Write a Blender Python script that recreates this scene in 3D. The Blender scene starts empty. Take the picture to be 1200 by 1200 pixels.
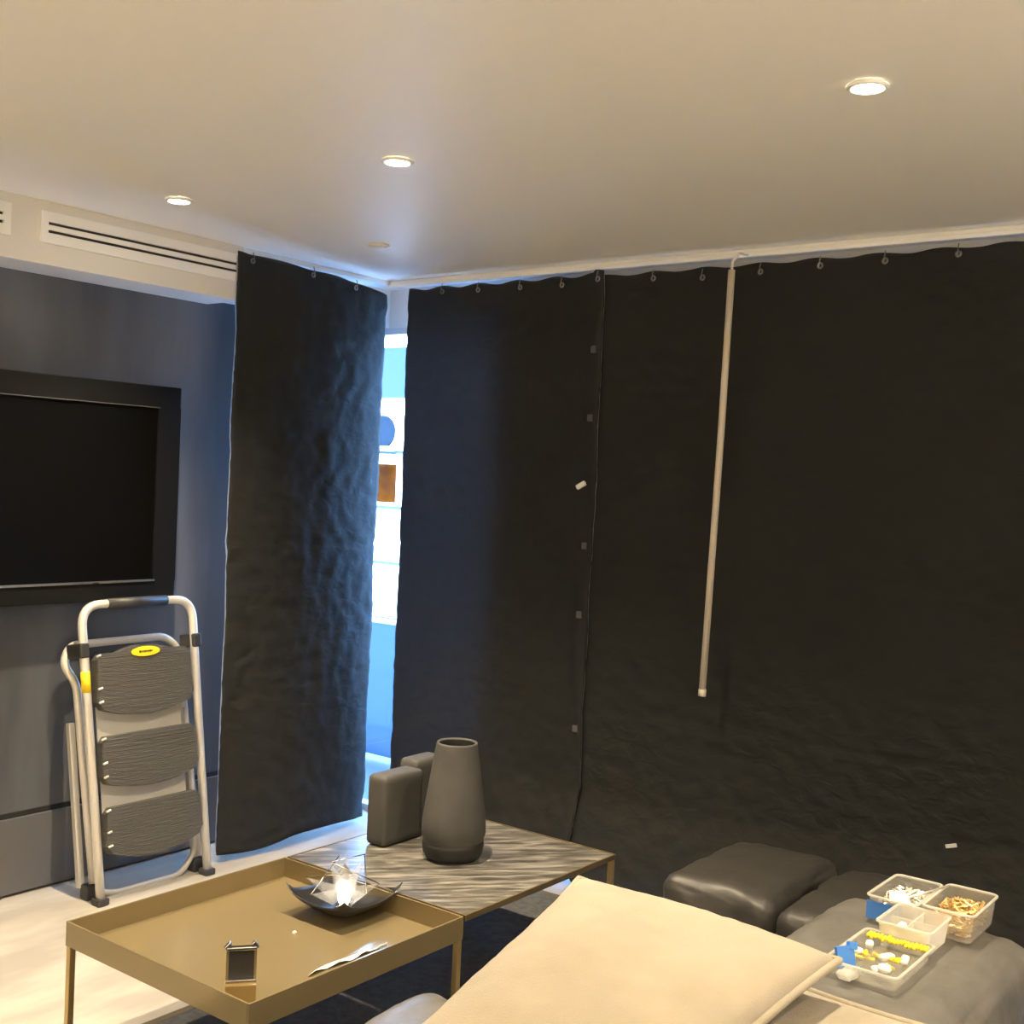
import bpy, bmesh, math, random
from mathutils import Vector, Matrix, noise
random.seed(7)
SC = bpy.context.scene
COL = SC.collection
PI = math.pi

# ---------------------------------------------------------------- camera, sky, sun, exposure
cam = bpy.data.objects.new('camera', bpy.data.cameras.new('camera'))
COL.objects.link(cam)
cam.data.sensor_width = 36
cam.data.lens = 42.0
cam.data.clip_end = 200
R_, U_, F_ = (0.60696, -0.79347, 0.04465), (-0.00728, 0.05063, 0.99869), (0.79470, 0.60649, -0.02496)
cam.matrix_world = Matrix(((R_[0], U_[0], -F_[0], 0), (R_[1], U_[1], -F_[1], 0), (R_[2], U_[2], -F_[2], 1.6), (0, 0, 0, 1)))
SC.camera = cam

SC.view_settings.view_transform = 'Standard'
SC.view_settings.look = 'None'
SC.view_settings.exposure = 1.95
SC.view_settings.gamma = 1
SC.view_settings.use_curve_mapping = False
SC.cycles.max_bounces = 10
SC.cycles.diffuse_bounces = 6
SC.cycles.transparent_max_bounces = 16
SC.cycles.sample_clamp_indirect = 10
SC.cycles.caustics_reflective = True
SC.cycles.caustics_refractive = False
SC.cycles.blur_glossy = 0.0

W = bpy.data.worlds.new('sky')
SC.world = W
W.use_nodes = True
bg = W.node_tree.nodes['Background']
bg.inputs[0].default_value = (0.25, 0.52, 1.0, 1)
bg.inputs[1].default_value = 8.0

sun = bpy.data.objects.new('sun', bpy.data.lights.new('sun', 'SUN'))
COL.objects.link(sun)
sun.data.energy = 9.0
sun.data.color = (1.0, 0.96, 0.9)
sun.data.angle = 0.01
sun.rotation_euler = Vector((0.78, 0.25, -0.57)).to_track_quat('-Z', 'Y').to_euler()

LAMP = (1.0, 0.81, 0.54)
LAMP_W = 36.0

# ---------------------------------------------------------------- materials
def mat(name, col=(.5, .5, .5), rough=.5, metal=0.0, **kw):
    m = bpy.data.materials.new(name)
    m.use_nodes = True
    nt = m.node_tree
    b = nt.nodes['Principled BSDF']
    b.inputs['Base Color'].default_value = (*col, 1)
    b.inputs['Roughness'].default_value = rough
    b.inputs['Metallic'].default_value = metal
    if 'spec' in kw: b.inputs['Specular IOR Level'].default_value = kw['spec']
    if 'trans' in kw: b.inputs['Transmission Weight'].default_value = kw['trans']
    if 'sheen' in kw: b.inputs['Sheen Weight'].default_value = kw['sheen']
    if 'coat' in kw: b.inputs['Coat Weight'].default_value = kw['coat']
    if 'emit' in kw:
        b.inputs['Emission Color'].default_value = (*kw['emit'][:3], 1)
        b.inputs['Emission Strength'].default_value = kw['emit'][3]
    N, L = nt.nodes, nt.links
    if 'var' in kw:                               # colour variation (second colour, scale, stretch)
        c2, sc, st = kw['var']
        tc = N.new('ShaderNodeTexCoord'); mp = N.new('ShaderNodeMapping'); mp.inputs['Scale'].default_value = st
        nz = N.new('ShaderNodeTexNoise'); nz.inputs['Scale'].default_value = sc; nz.inputs['Detail'].default_value = 6
        cr = N.new('ShaderNodeValToRGB')
        cr.color_ramp.elements[0].position = .40; cr.color_ramp.elements[1].position = .60
        cr.color_ramp.elements[0].color = (*col, 1); cr.color_ramp.elements[1].color = (*c2, 1)
        L.new(tc.outputs['Object'], mp.inputs[0]); L.new(mp.outputs[0], nz.inputs[0])
        L.new(nz.outputs[0], cr.inputs[0]); L.new(cr.outputs[0], b.inputs['Base Color'])
    if 'bump' in kw:                              # fine relief (scale, strength, stretch)
        sc, s, st = kw['bump']
        tc = N.new('ShaderNodeTexCoord'); mp = N.new('ShaderNodeMapping'); mp.inputs['Scale'].default_value = st
        nz = N.new('ShaderNodeTexNoise'); nz.inputs['Scale'].default_value = sc; nz.inputs['Detail'].default_value = 5
        bp = N.new('ShaderNodeBump'); bp.inputs['Strength'].default_value = s; bp.inputs['Distance'].default_value = .01
        L.new(tc.outputs['Object'], mp.inputs[0]); L.new(mp.outputs[0], nz.inputs[0])
        L.new(nz.outputs[0], bp.inputs['Height']); L.new(bp.outputs[0], b.inputs['Normal'])
    return m

def glass_mat(name, tint=(1, 1, 1), cloud=0.0, cloud_col=(.9, .9, .9), rough=.05):
    m = bpy.data.materials.new(name)
    m.use_nodes = True
    nt = m.node_tree; N, L = nt.nodes, nt.links
    for n in list(N): N.remove(n)
    out = N.new('ShaderNodeOutputMaterial')
    tr = N.new('ShaderNodeBsdfTransparent'); tr.inputs[0].default_value = (*tint, 1)
    gl = N.new('ShaderNodeBsdfGlossy'); gl.inputs['Roughness'].default_value = rough
    fc = N.new('ShaderNodeLayerWeight'); fc.inputs['Blend'].default_value = .5
    pw = N.new('ShaderNodeMath'); pw.operation = 'POWER'; pw.inputs[1].default_value = 5
    lw = N.new('ShaderNodeMath'); lw.operation = 'MULTIPLY_ADD'; lw.inputs[1].default_value = .9; lw.inputs[2].default_value = .04
    L.new(fc.outputs['Facing'], pw.inputs[0]); L.new(pw.outputs[0], lw.inputs[0])
    mx = N.new('ShaderNodeMixShader')
    L.new(lw.outputs[0], mx.inputs[0]); L.new(tr.outputs[0], mx.inputs[1]); L.new(gl.outputs[0], mx.inputs[2])
    last = mx
    if cloud:
        df = N.new('ShaderNodeBsdfDiffuse'); df.inputs[0].default_value = (*cloud_col, 1)
        tl = N.new('ShaderNodeBsdfTranslucent'); tl.inputs[0].default_value = (*cloud_col, 1)
        m1 = N.new('ShaderNodeMixShader'); m1.inputs[0].default_value = .5
        L.new(df.outputs[0], m1.inputs[1]); L.new(tl.outputs[0], m1.inputs[2])
        m2 = N.new('ShaderNodeMixShader'); m2.inputs[0].default_value = cloud
        L.new(mx.outputs[0], m2.inputs[1]); L.new(m1.outputs[0], m2.inputs[2]); last = m2
    L.new(last.outputs[0], out.inputs[0])
    return m

M = {}
M['ceiling'] = mat('ceiling_paint', (.86, .84, .79), .55, bump=(60, .05, (1, 1, 1)))
M['paint'] = mat('wall_paint', (.72, .70, .66), .5, bump=(60, .05, (1, 1, 1)))
M['white'] = mat('white_trim', (.85, .85, .84), .35)
M['room'] = mat('far_wall_paint', (.80, .77, .71), .6)
M['dark_wall'] = mat('dark_plaster', (.062, .066, .074), .42, var=((.13, .137, .15), 2.2, (1.0, 1, .22)), bump=(5, .3, (1, 1, .3)))
M['plinth'] = mat('dark_plinth', (.10, .10, .105), .4)
M['black'] = mat('black_gap', (.008, .008, .008), .7)
M['floor'] = mat('stone_floor', (.40, .375, .335), .2, var=((.50, .47, .42), 2.2, (1, 2.5, 1)), bump=(20, .03, (1, 1, 1)))
M['rug'] = mat('rug_pile', (.07, .07, .07), .95, var=((.10, .10, .10), 40, (1, 1, 1)), bump=(200, .6, (1, 1, 1)))
M['rug_edge'] = mat('rug_binding', (.11, .085, .05), .85, bump=(150, .4, (1, 1, 1)))
M['steel'] = mat('brushed_steel', (.75, .74, .72), .3, 1.0)
M['chrome'] = mat('chrome', (.8, .8, .8), .15, 1.0)
M['ladder'] = mat('painted_tube', (.78, .75, .70), .28, .35)
M['ladder_plate'] = mat('ladder_plate', (.50, .49, .47), .45, .2)
M['tread'] = mat('ribbed_tread', (.075, .072, .066), .55, bump=(60, .5, (.2, 1, 5)))
M['plastic_dark'] = mat('dark_plastic', (.035, .035, .04), .45)
M['yellow'] = mat('yellow_sticker', (.90, .66, .02), .5)
M['brass'] = mat('brass', (.27, .215, .12), .14, .4)
M['brass_edge'] = mat('brass_edge', (.50, .37, .17), .35, .7)
M['brass_frame'] = mat('aged_brass', (.20, .15, .08), .4, .6)
M['tv_bezel'] = mat('tv_bezel', (.005, .005, .005), .6, spec=.2)
M['tv_screen'] = mat('tv_screen', (.0025, .0025, .0025), .3, spec=.25)
M['vase'] = mat('matte_ceramic', (.048, .047, .045), .8, var=((.062, .060, .057), 8, (1, 1, 1)))
M['vase_dark'] = mat('dark_ceramic', (.012, .012, .012), .6)  # darker tone for the vase inside and foot
M['cushion'] = mat('beige_suede', (.31, .27, .205), .95, sheen=.2, var=((.35, .305, .235), 5, (1, 1, 1)), bump=(300, .25, (1, 1, 1)))
M['leather'] = mat('grey_leather', (.115, .110, .103), .4, var=((.14, .133, .125), 10, (1, 1, 1)), bump=(25, .25, (1, 1, 1)))
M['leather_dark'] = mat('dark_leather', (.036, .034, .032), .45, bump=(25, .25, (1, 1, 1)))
M['bowl'] = mat('black_metal', (.06, .06, .065), .3, .7)
M['bright_core'] = mat('white_emission', (.95, .9, .8), .4, emit=(1, .9, .75, 1.6))
M['clear'] = glass_mat('clear_plastic', (.96, .96, .95), .16, (.95, .93, .88), .1)
M['frost'] = glass_mat('frosted_plastic', (.9, .9, .88), .5, (.95, .94, .9), .2)
M['crystal'] = glass_mat('crystal', (.96, .97, .98), .16, (.9, .9, .9), .05)
M['pane'] = glass_mat('window_glass', (.96, .98, 1.0), 0, rough=.01)
M['blue_tape'] = mat('blue_tape', (.06, .24, .75), .5)
M['blue_box'] = mat('blue_label', (.05, .19, .60), .5)
M['white_plastic'] = mat('white_plastic', (.85, .84, .8), .35)
M['brass_small'] = mat('brass_fittings', (.75, .55, .25), .35, .8)
M['eyelet'] = mat('eyelet_grey', (.22, .22, .22), .45, .3)
M['zinc'] = mat('zinc_fittings', (.75, .72, .66), .35, .7)
M['yellow_plug'] = mat('yellow_plugs', (.85, .66, .03), .45)
M['wand'] = mat('painted_wand', (.62, .55, .46), .4)
M['frame'] = mat('window_frame', (.55, .57, .6), .4)
M['blind'] = mat('blackout_blind', (.04, .04, .04), .9)
M['facade'] = mat('white_render', (.85, .86, .86), .8)
M['far_blue'] = mat('far_blue_glass', (.010, .016, .024), .9, spec=0)
M['joint'] = mat('dark_joint', (.04, .06, .09), .8)
M['ext_grey'] = mat('exterior_grey', (.10, .115, .135), .8)
M['tag_grey'] = mat('tag_grey', (.5, .52, .55), .8)
M['brown'] = mat('brown_shutter', (.016, .0045, .0006), .9, spec=0, var=((.035, .010, .001), 3, (1, 1, 1)))
M['blue_glass'] = glass_mat('balustrade_glass', (.5, .7, .95), .9, (.10, .13, .17), .1)
M['vent_slot'] = mat('vent_dark', (.03, .03, .03), .8)
M['reflection'] = mat('reflection', (.8, .78, .74), .7)
M['card'] = mat('smoky_card', (.035, .033, .032), .2)

def curtain_mat():
    m = mat('blackout_cloth', (.018, .0185, .018), .82)
    nt = m.node_tree; N, L = nt.nodes, nt.links
    b = N['Principled BSDF']; out = N['Material Output']
    b.inputs['Specular IOR Level'].default_value = .35
    tc = N.new('ShaderNodeTexCoord')
    nz = N.new('ShaderNodeTexNoise'); nz.inputs['Scale'].default_value = 14; nz.inputs['Detail'].default_value = 8
    nz.inputs['Distortion'].default_value = .6
    mp = N.new('ShaderNodeMapping'); mp.inputs['Scale'].default_value = (1, 1, 1.7)
    bp = N.new('ShaderNodeBump'); bp.inputs['Strength'].default_value = 1.0; bp.inputs['Distance'].default_value = .012
    L.new(tc.outputs['Object'], mp.inputs[0]); L.new(mp.outputs[0], nz.inputs[0]); L.new(nz.outputs[0], bp.inputs['Height'])
    L.new(bp.outputs[0], b.inputs['Normal'])
    tl = N.new('ShaderNodeBsdfTranslucent'); tl.inputs[0].default_value = (.56, .55, .56, 1)
    mx = N.new('ShaderNodeMixShader'); mx.inputs[0].default_value = .13
    L.new(b.outputs[0], mx.inputs[1]); L.new(tl.outputs[0], mx.inputs[2]); L.new(mx.outputs[0], out.inputs[0])
    return m
M['curtain'] = curtain_mat()
M['lining'] = glass_mat('curtain_lining', (0, 0, 0), .999, (.58, .60, .64), .5)

def marble_mat():
    m = mat('grey_marble', (.3, .3, .3), .32)
    nt = m.node_tree; N, L = nt.nodes, nt.links
    b = N['Principled BSDF']
    tc = N.new('ShaderNodeTexCoord')
    mp = N.new('ShaderNodeMapping'); mp.inputs['Scale'].default_value = (1.3, 9, 1)
    mr = N.new('ShaderNodeMapping'); mr.inputs['Rotation'].default_value = (0, 0, math.radians(42))
    nz = N.new('ShaderNodeTexNoise'); nz.inputs['Scale'].default_value = 5; nz.inputs['Detail'].default_value = 9
    nz.inputs['Distortion'].default_value = .8
    cr = N.new('ShaderNodeValToRGB')
    e = cr.color_ramp.elements
    e[0].position = .36; e[0].color = (.045, .043, .04, 1)
    e[1].position = .66; e[1].color = (.28, .265, .24, 1)
    k = e.new(.5); k.color = (.12, .112, .10, 1)
    L.new(tc.outputs['Object'], mr.inputs[0]); L.new(mr.outputs[0], mp.inputs[0]); L.new(mp.outputs[0], nz.inputs[0]); L.new(nz.outputs[0], cr.inputs[0])
    L.new(cr.outputs[0], b.inputs['Base Color'])
    return m
M['marble'] = marble_mat()

# ---------------------------------------------------------------- helpers
def obj(name, bm, m, parent=None, smooth=False, loc=None):
    me = bpy.data.meshes.new(name)
    bmesh.ops.recalc_face_normals(bm, faces=bm.faces)
    bm.to_mesh(me); bm.free()
    if smooth:
        for p in me.polygons: p.use_smooth = True
    me.materials.append(m)
    o = bpy.data.objects.new(name, me)
    COL.objects.link(o)
    if parent: o.parent = parent
    if loc: o.location = loc
    return o

def tag(o, label=None, cat=None, group=None, kind=None):
    if label: o['label'] = label
    if cat: o['category'] = cat
    if group: o['group'] = group
    if kind: o['kind'] = kind
    return o

def thing(name, label, cat, loc=(0, 0, 0), rz=0, group=None):
    o = bpy.data.objects.new(name, None)
    COL.objects.link(o)
    o.location = loc; o.rotation_euler = (0, 0, rz); o.empty_display_size = .05
    return tag(o, label, cat, group)

def box(bm, x0, y0, z0, x1, y1, z1, bev=0, mtx=None):
    v = bmesh.ops.create_cube(bm, size=1)['verts']
    for q in v:
        q.co = Vector(((x0 + x1) / 2 + q.co.x * (x1 - x0), (y0 + y1) / 2 + q.co.y * (y1 - y0), (z0 + z1) / 2 + q.co.z * (z1 - z0)))
    if bev:
        ed = list({e for q in v for e in q.link_edges})
        r = bmesh.ops.bevel(bm, geom=ed, offset=bev, segments=2, affect='EDGES', profile=.5)
        v = list({q for f in r['faces'] for q in f.verts} | {q for q in v if q.is_valid})
    if mtx:
        for q in v: q.co = mtx @ q.co
    return bm

def bx(*a, **k):
    return box(bmesh.new(), *a, **k)

def tube(bm, pts, r, seg=10, closed=False, ry=None):
    pts = [Vector(p) for p in pts]
    n = len(pts); rings = []
    up0 = None
    for i, p in enumerate(pts):
        if closed: t = (pts[(i + 1) % n] - pts[i - 1])
        else: t = pts[min(i + 1, n - 1)] - pts[max(i - 1, 0)]
        t.normalize()
        if up0 is None:
            up0 = Vector((0, 0, 1)) if abs(t.z) < .9 else Vector((0, 1, 0))
        a = (up0 - t * up0.dot(t)).normalized(); up0 = a
        b = t.cross(a)
        rings.append([bm.verts.new(p + a * r * math.cos(2 * PI * k / seg) + b * (ry or r) * math.sin(2 * PI * k / seg)) for k in range(seg)])
    m = n if closed else n - 1
    for i in range(m):
        A, B = rings[i], rings[(i + 1) % n]
        for k in range(seg):
            bm.faces.new((A[k], A[(k + 1) % seg], B[(k + 1) % seg], B[k]))
    if not closed:
        bm.faces.new(rings[0][::-1]); bm.faces.new(rings[-1])
    return bm

def arc_path(pts, rad, n=6):
    """polyline with rounded corners"""
    pts = [Vector(p) for p in pts]; out = [pts[0]]
    for i in range(1, len(pts) - 1):
        a, b, c = pts[i - 1], pts[i], pts[i + 1]
        u = (a - b).normalized(); v = (c - b).normalized()
        p0, p1 = b + u * rad, b + v * rad
        for k in range(n + 1):
            t = k / n
            out.append(p0 * (1 - t) ** 2 + b * 2 * t * (1 - t) + p1 * t * t)
    out.append(pts[-1])
    return out

def lathe(bm, prof, seg=40, c=(0, 0, 0), cap=True):
    rings = []
    for r, z in prof:
        rings.append([bm.verts.new((c[0] + r * math.cos(2 * PI * k / seg), c[1] + r * math.sin(2 * PI * k / seg), c[2] + z)) for k in range(seg)])
    for A, B in zip(rings, rings[1:]):
        for k in range(seg):
            bm.faces.new((A[k], A[(k + 1) % seg], B[(k + 1) % seg], B[k]))
    if cap: bm.faces.new(rings[0][::-1]); bm.faces.new(rings[-1])
    return bm

def fbm(p, o=4):
    return noise.fractal(Vector(p), 1.0, 2.0, o)

def puffbox(hx, hy, hz, r, n=16, crown=0.02, wr=0.0, seed=0, wf=6.0):
    """rounded upholstery block: half sizes, edge radius, crown of the faces, wrinkles"""
    bm = bmesh.new()
    bmesh.ops.create_cube(bm, size=2)
    bmesh.ops.subdivide_edges(bm, edges=bm.edges[:], cuts=n, use_grid_fill=True)
    H = Vector((hx, hy, hz))
    for v in bm.verts:
        u = v.co.copy()
        # push samples toward the rounded rim
        q = Vector([math.copysign(abs(c) ** .8, c) for c in u])
        p = Vector((q.x * hx, q.y * hy, q.z * hz))
        i = Vector([max(-(H[k] - r), min(H[k] - r, p[k])) for k in range(3)])
        d = p - i
        if d.length > 1e-6: p = i + d.normalized() * r
        nd = d.normalized() if d.length > 1e-6 else Vector((0, 0, 1))
        cr = (1 - abs(u.x) ** 3) * (1 - abs(u.y) ** 3) * crown
        p.z += cr * (1 if u.z > 0 else -.2) * abs(u.z)
        if wr:
            w = fbm((p.x * wf + seed, p.y * wf, p.z * wf), 4)
            edge = 1 + 1.6 * max(abs(u.x), abs(u.y)) ** 6
            p += nd * w * wr * edge
        v.co = p
    return bm

def cloth_sheet(axis, base, s0, s1, zb, zt, n_s, n_z, off, flip=1):
    """vertical cloth; off(s,z) gives the offset towards the room; zb/zt functions of s"""
    bm = bmesh.new(); g = []
    for i in range(n_s + 1):
        s = s0 + (s1 - s0) * i / n_s
        row = []
        for j in range(n_z + 1):
            t = j / n_z
            z = zb(s) + (zt(s) - zb(s)) * t
            d = off(s, z)
            ss = s + es(s, z) if (i in (0, n_s)) else s
            row.append(bm.verts.new((base - d, ss, z) if axis == 'x' else (ss, base - d, z)))
        g.append(row)
    for i in range(n_s):
        for j in range(n_z):
            bm.faces.new((g[i][j], g[i + 1][j], g[i + 1][j + 1], g[i][j + 1]))
    return bm

def es(s, z):
    return .008 * fbm((s * 3, z * 2.2, 4.2), 3)

def wrinkle(s, z, k):
    w = .007 * fbm((s * 3.2 + k, z * 1.6, 1.7), 3)
    w += .0055 * fbm((s * 15 + k, z * 17, 5.1), 4)
    # diagonal crumple field of a sheet that has been folded up
    w += .0016 * math.sin(s * 46 + 3.0 * math.sin(z * 16 + k) + 5 * fbm((s * 2, z * 2, k), 2)) * max(0, fbm((s * 1.5, z * 1.5, k + 9), 2) + .25)
    w -= .0045 * math.exp(-((z - 1.98 - .01 * math.sin(s * 5)) / .008) ** 2)
    w -= .0045 * math.exp(-((z - 1.30 - .012 * math.sin(s * 4 + 1)) / .008) ** 2)
    w -= .0045 * math.exp(-((z - .72 - .01 * math.sin(s * 6 + 2)) / .008) ** 2)
    return w

# ---------------------------------------------------------------- the setting
CZ = 2.5                        # ceiling height
XR, YL = 4.13, 4.06             # right (window) wall and left (television) wall
X0, Y0 = -3.0, -2.6
tag(obj('floor', bx(X0, Y0, -.12, XR + .12, YL + .1, 0), M['floor']), kind='structure')
tag(obj('ceiling', bx(X0, Y0, CZ, XR + .3, YL + .3, CZ + .12), M['ceiling']), kind='structure')
tag(obj('wall_left', bx(X0, YL, 0, XR + .01, YL + .1, CZ), M['dark_wall']), kind='structure')
tag(obj('wall_back', bx(X0, Y0 - .1, 0, XR + .12, Y0, CZ), M['room']), kind='structure')
tag(obj('wall_near', bx(X0 - .1, Y0, 0, X0, YL, CZ), M['room']), kind='structure')
# plinth panel with a shadow groove along the dark wall
tag(obj('baseboard_left', bx(X0, YL - .022, .012, XR, YL, .288), M['plinth']), kind='structure')
tag(obj('trim_1', bx(X0, YL - .006, .288, XR, YL, .307), M['black']), kind='structure')
# bulkhead over the television
tag(obj('wall_bulkhead', bx(X0, 3.84, 2.282, 3.17, YL, CZ), M['paint']), kind='structure')
# header over the windows (returns above the left curtain too)
tag(obj('wall_header', bx(3.17, 3.93, 2.30, XR, YL, CZ), M['paint']), kind='structure')
tag(obj('wall_right', bx(XR, Y0, 2.30, XR + .12, YL + .4, CZ), M['paint']), kind='structure')
# cornice strips
tag(obj('trim_2', bx(3.17, 3.845, 2.478, XR, 3.93, CZ, bev=.004), M['white']), kind='structure')
tag(obj('trim_3', bx(4.035, Y0, 2.482, XR, 3.845, CZ, bev=.004), M['white']), kind='structure')
tag(obj('trim_4', bx(4.022, Y0, 2.468, 4.036, 3.845, 2.484, bev=.003), M['white']), kind='structure')

# windows of the right wall: frame bars and panes from corner to behind the camera
ys = [YL, 3.0, 1.4, -.2, -1.4, Y0]
for i in range(5):
    a, b = ys[i + 1], ys[i]
    bm = bmesh.new()
    fx0, fx1 = XR + .002, XR + .062
    box(bm, fx0, a, 0, fx1, b, .03); box(bm, fx0, a, 2.27, fx1, b, 2.30)
    if i < 4: box(bm, fx0, a, .03, fx1, a + .035, 2.27)
    if i: box(bm, fx0, b - .035, .03, fx1, b, 2.27)
    wf = tag(obj('window_%d' % (i + 1), bm, M['frame']), kind='structure')
    obj('pane', bx(XR + .012, a + .03, .03, XR + .020, b - (.035 if i else -.02), 2.27), M['pane'], wf)

# ---------------------------------------------------------------- outside, seen through the slot between the curtains
tag(obj('balcony_floor', bx(XR + .12, -4, -.2, 5.25, 8, -.03), M['ext_grey']), kind='structure')
tag(obj('shade_slab', bx(XR + .12, -4, 2.95, 4.65, 8, 3.1), M['ext_grey']), kind='structure')  # unseen slab added so the balcony beam stays in shade
tag(obj('shade_storey', bx(X0, -4, 2.98, XR + .12, 8, 5.0), M['ext_grey']), kind='structure')  # unseen mass added over the room to keep sun off the balcony
tag(obj('balcony_beam', bx(4.98, -4, 2.05, 5.1, 8, 2.335), M['ext_grey']), kind='structure')
t = thing('balustrade', 'pale blue glass balustrade outside at the foot of the curtain slot', 'railing', (5.0, 4.6, 0))
for k in range(4):
    y = -1.6 + k * 1.2
    obj('glass_panel', bx(-.006, y, 0, .006, y + 1.16, .76), M['blue_glass'], t)
obj('handrail', bx(-.02, -1.7, .76, .02, 3.3, .785, bev=.004), M['frame'], t)
for k in range(5):
    obj('post', bx(-.015, -1.65 + k * 1.2, -.03, .015, -1.61 + k * 1.2, .76), M['frame'], t)

t = thing('apartment_building', 'white panelled building across the street, seen through the slot', 'building', (16, 15, 0))
obj('core', bx(.06, -7, -12, 6, 7, 3.95), M['joint'], t)
pm = bpy.data.meshes.new('facade_panel')
bm = bx(0, -1.47, -.472, .06, 1.47, .472); bm.to_mesh(pm); bm.free(); pm.materials.append(M['facade'])
for j in range(-4, 4):
    for k in range(-2, 3):
        o = bpy.data.objects.new('facade_panel', pm); COL.objects.link(o); o.parent = t
        o.location = (0, k * 3.0 + .55, j * 1.017 + .52)
w = obj('window', bx(-.03, -.15, 1.13, .0, .40, 1.83), M['brown'], t)
obj('window_frame', bx(-.045, -.19, 1.10, -.03, -.15, 1.86), M['frame'], w)
bm = bmesh.new(); lathe(bm, [(.30, 0), (.30, .04), (.24, .04), (.24, .02)], 32)
for v in bm.verts: v.co = Vector((-v.co.z, v.co.y + .26, v.co.x + 2.42))
obj('round_window', bm, M['far_blue'], t)
obj('sill', bx(-.06, -.05, 2.06, 0, .5, 2.16), M['ext_grey'], t)

# ---------------------------------------------------------------- unseen blind added behind the right curtain to block daylight
t = thing('blocking_blind', 'unseen blind added behind the right curtain to hold back daylight', 'blind', (4.10, 1.0, 0))
bm = bmesh.new(); box(bm, -.003, -3.4, .10, .0, 2.18, 2.27)
obj('fabric', bm, M['blind'], t)
obj('roller', tube(bmesh.new(), [(-.002, -3.4, 2.275), (-.002, 2.18, 2.275)], .02), M['blind'], t)

# ---------------------------------------------------------------- curtains
def eyelet(parent, p, axis):
    bm = bmesh.new()
    ring = []
    for k in range(14):
        a = 2 * PI * k / 14
        q = (.0, .0085 * math.cos(a), .0085 * math.sin(a))
        if axis == 'y': q = (q[1], 0, q[2])
        ring.append(Vector(p) + Vector(q))
    tube(bm, ring, .0036, 6, closed=True)
    e = obj('eyelet', bm, M['eyelet'], parent, True)
    hk = (-.008, 0, 0) if axis == 'x' else (0, -.008, 0)
    P = Vector(p) + Vector(hk)
    bm = bmesh.new(); tube(bm, [P + Vector((0, 0, -.006)), P + Vector((0, 0, .012)), P - Vector(hk) + Vector((0, 0, .034))], .002, 6)
    obj('hook', bm, M['eyelet'], e, True)

def curtain(name, label, axis, base, s0, s1, zb, zt, off, hooks, nz=150, dens=45):
    ns = max(20, int((s1 - s0) * dens))
    c = cloth_sheet(axis, base, s0, s1, zb, zt, ns, nz, off)
    mean = ((s0 + s1) / 2)
    root = thing(name, label, 'curtain', (base, mean, 0) if axis == 'x' else (mean, base, 0))
    inv = Matrix.Translation(-root.location)
    for v in c.verts: v.co = inv @ v.co
    o = obj('cloth', c, M['curtain'], root, True)
    md = o.modifiers.new('thick', 'SOLIDIFY'); md.thickness = .002
    l = cloth_sheet(axis, base + .012, s0 + .004, s1 - .004, lambda s: zb(s) + .004, lambda s: zt(s) - .015, ns // 3, 40, off)
    for v in l.verts: v.co = inv @ v.co
    o = obj('lining', l, M['lining'], root, True)
    o['label'] = 'grey reverse side of the curtain'
    for s, z in hooks:
        d = off(s, z)
        p = Vector((base - d - .006, s, z) if axis == 'x' else (s, base - d - .006, z))
        eyelet(root, inv @ p, axis)
    return root, inv

# left curtain (over the corner end of the left wall)
def offL(s, z):
    w = wrinkle(s, z, 3.0)
    w += .030 * ((s - 3.55) / .45) ** 2 * (-1) + .03
    w += .02 * math.sin((s - 3.15) * 5.0) * (1 - z / 2.6)
    return w
hL = [(3.19, 2.445), (3.50, 2.438), (3.76, 2.425)]
def ztL(s):
    return 2.470 - .040 * (s - 3.15) + .006 * abs(math.sin((s - 3.19) / .29 * PI)) - .012 * max(0, (s - 3.78) / .2)
curtain('curtain', 'short black blackout curtain left of the bright slot, beside the step ladder', 'y', 3.82, 3.125, 3.985,
        lambda s: .035 + .01 * math.sin(s * 9) + .012 * math.exp(-((s - 3.5) / .12) ** 2), ztL, offL, hL, dens=70)

# right curtains: two widths, meeting at the seam beside the small white clip
hooksR = [(3.495, 2.427), (3.295, 2.423), (3.068, 2.419), (2.853, 2.416), (2.665, 2.424)]
hooksR2 = [(2.425, 2.415), (2.212, 2.404), (1.974, 2.409), (1.744, 2.414), (1.511, 2.414), (1.265, 2.418), (.98, 2.416), (.70, 2.415), (.4, 2.415)]
def flare(s, z):
    lim = .42 + .05 * math.sin(s * 2.1) + .03 * (2.4 - s)
    f = max(0, lim - z)
    return .36 * f * (1 - math.exp(-f * 25)) if f > 0 else 0
def lift(s):
    return .07 * math.exp(-((s - 2.72) / .10) ** 4)
def offR(s, z):
    w = wrinkle(s, z, 7.0)
    w += .018 * math.sin(s * 3.4 - .55) * (1 - z / 2.7)
    w += flare(s, z) * .8 * max(0, min(1, (3.5 - s) / .5))
    w += .02 * math.exp(-((s - 2.68) / .035) ** 2) * (.35 + .65 * math.exp(-((z - 1.0) / .25) ** 2))
    return w
def seam(z):
    return .012 * math.sin(z * 4.0) + .02 * math.exp(-((z - .92) / .12) ** 2)
def offR1(s, z):
    return offR(s, z) + .006 * math.exp(-((s - 2.655) / .03) ** 2)
rootA, invA = curtain('curtain', 'bluish black curtain between the bright slot and the dark vertical seam', 'x', 4.01, 2.640, 3.702,
      lambda s: .03 + .012 * math.sin(s * 8) + lift(s), lambda s: 2.448 - .012 * (3.0 - s) * 0 + .006 * math.cos((s - 3.495) / .2 * 2 * PI) + (.012 if s < 2.69 else 0), offR1, hooksR, dens=90)
def offR2(s, z):
    return offR(s, z) - .014
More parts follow.
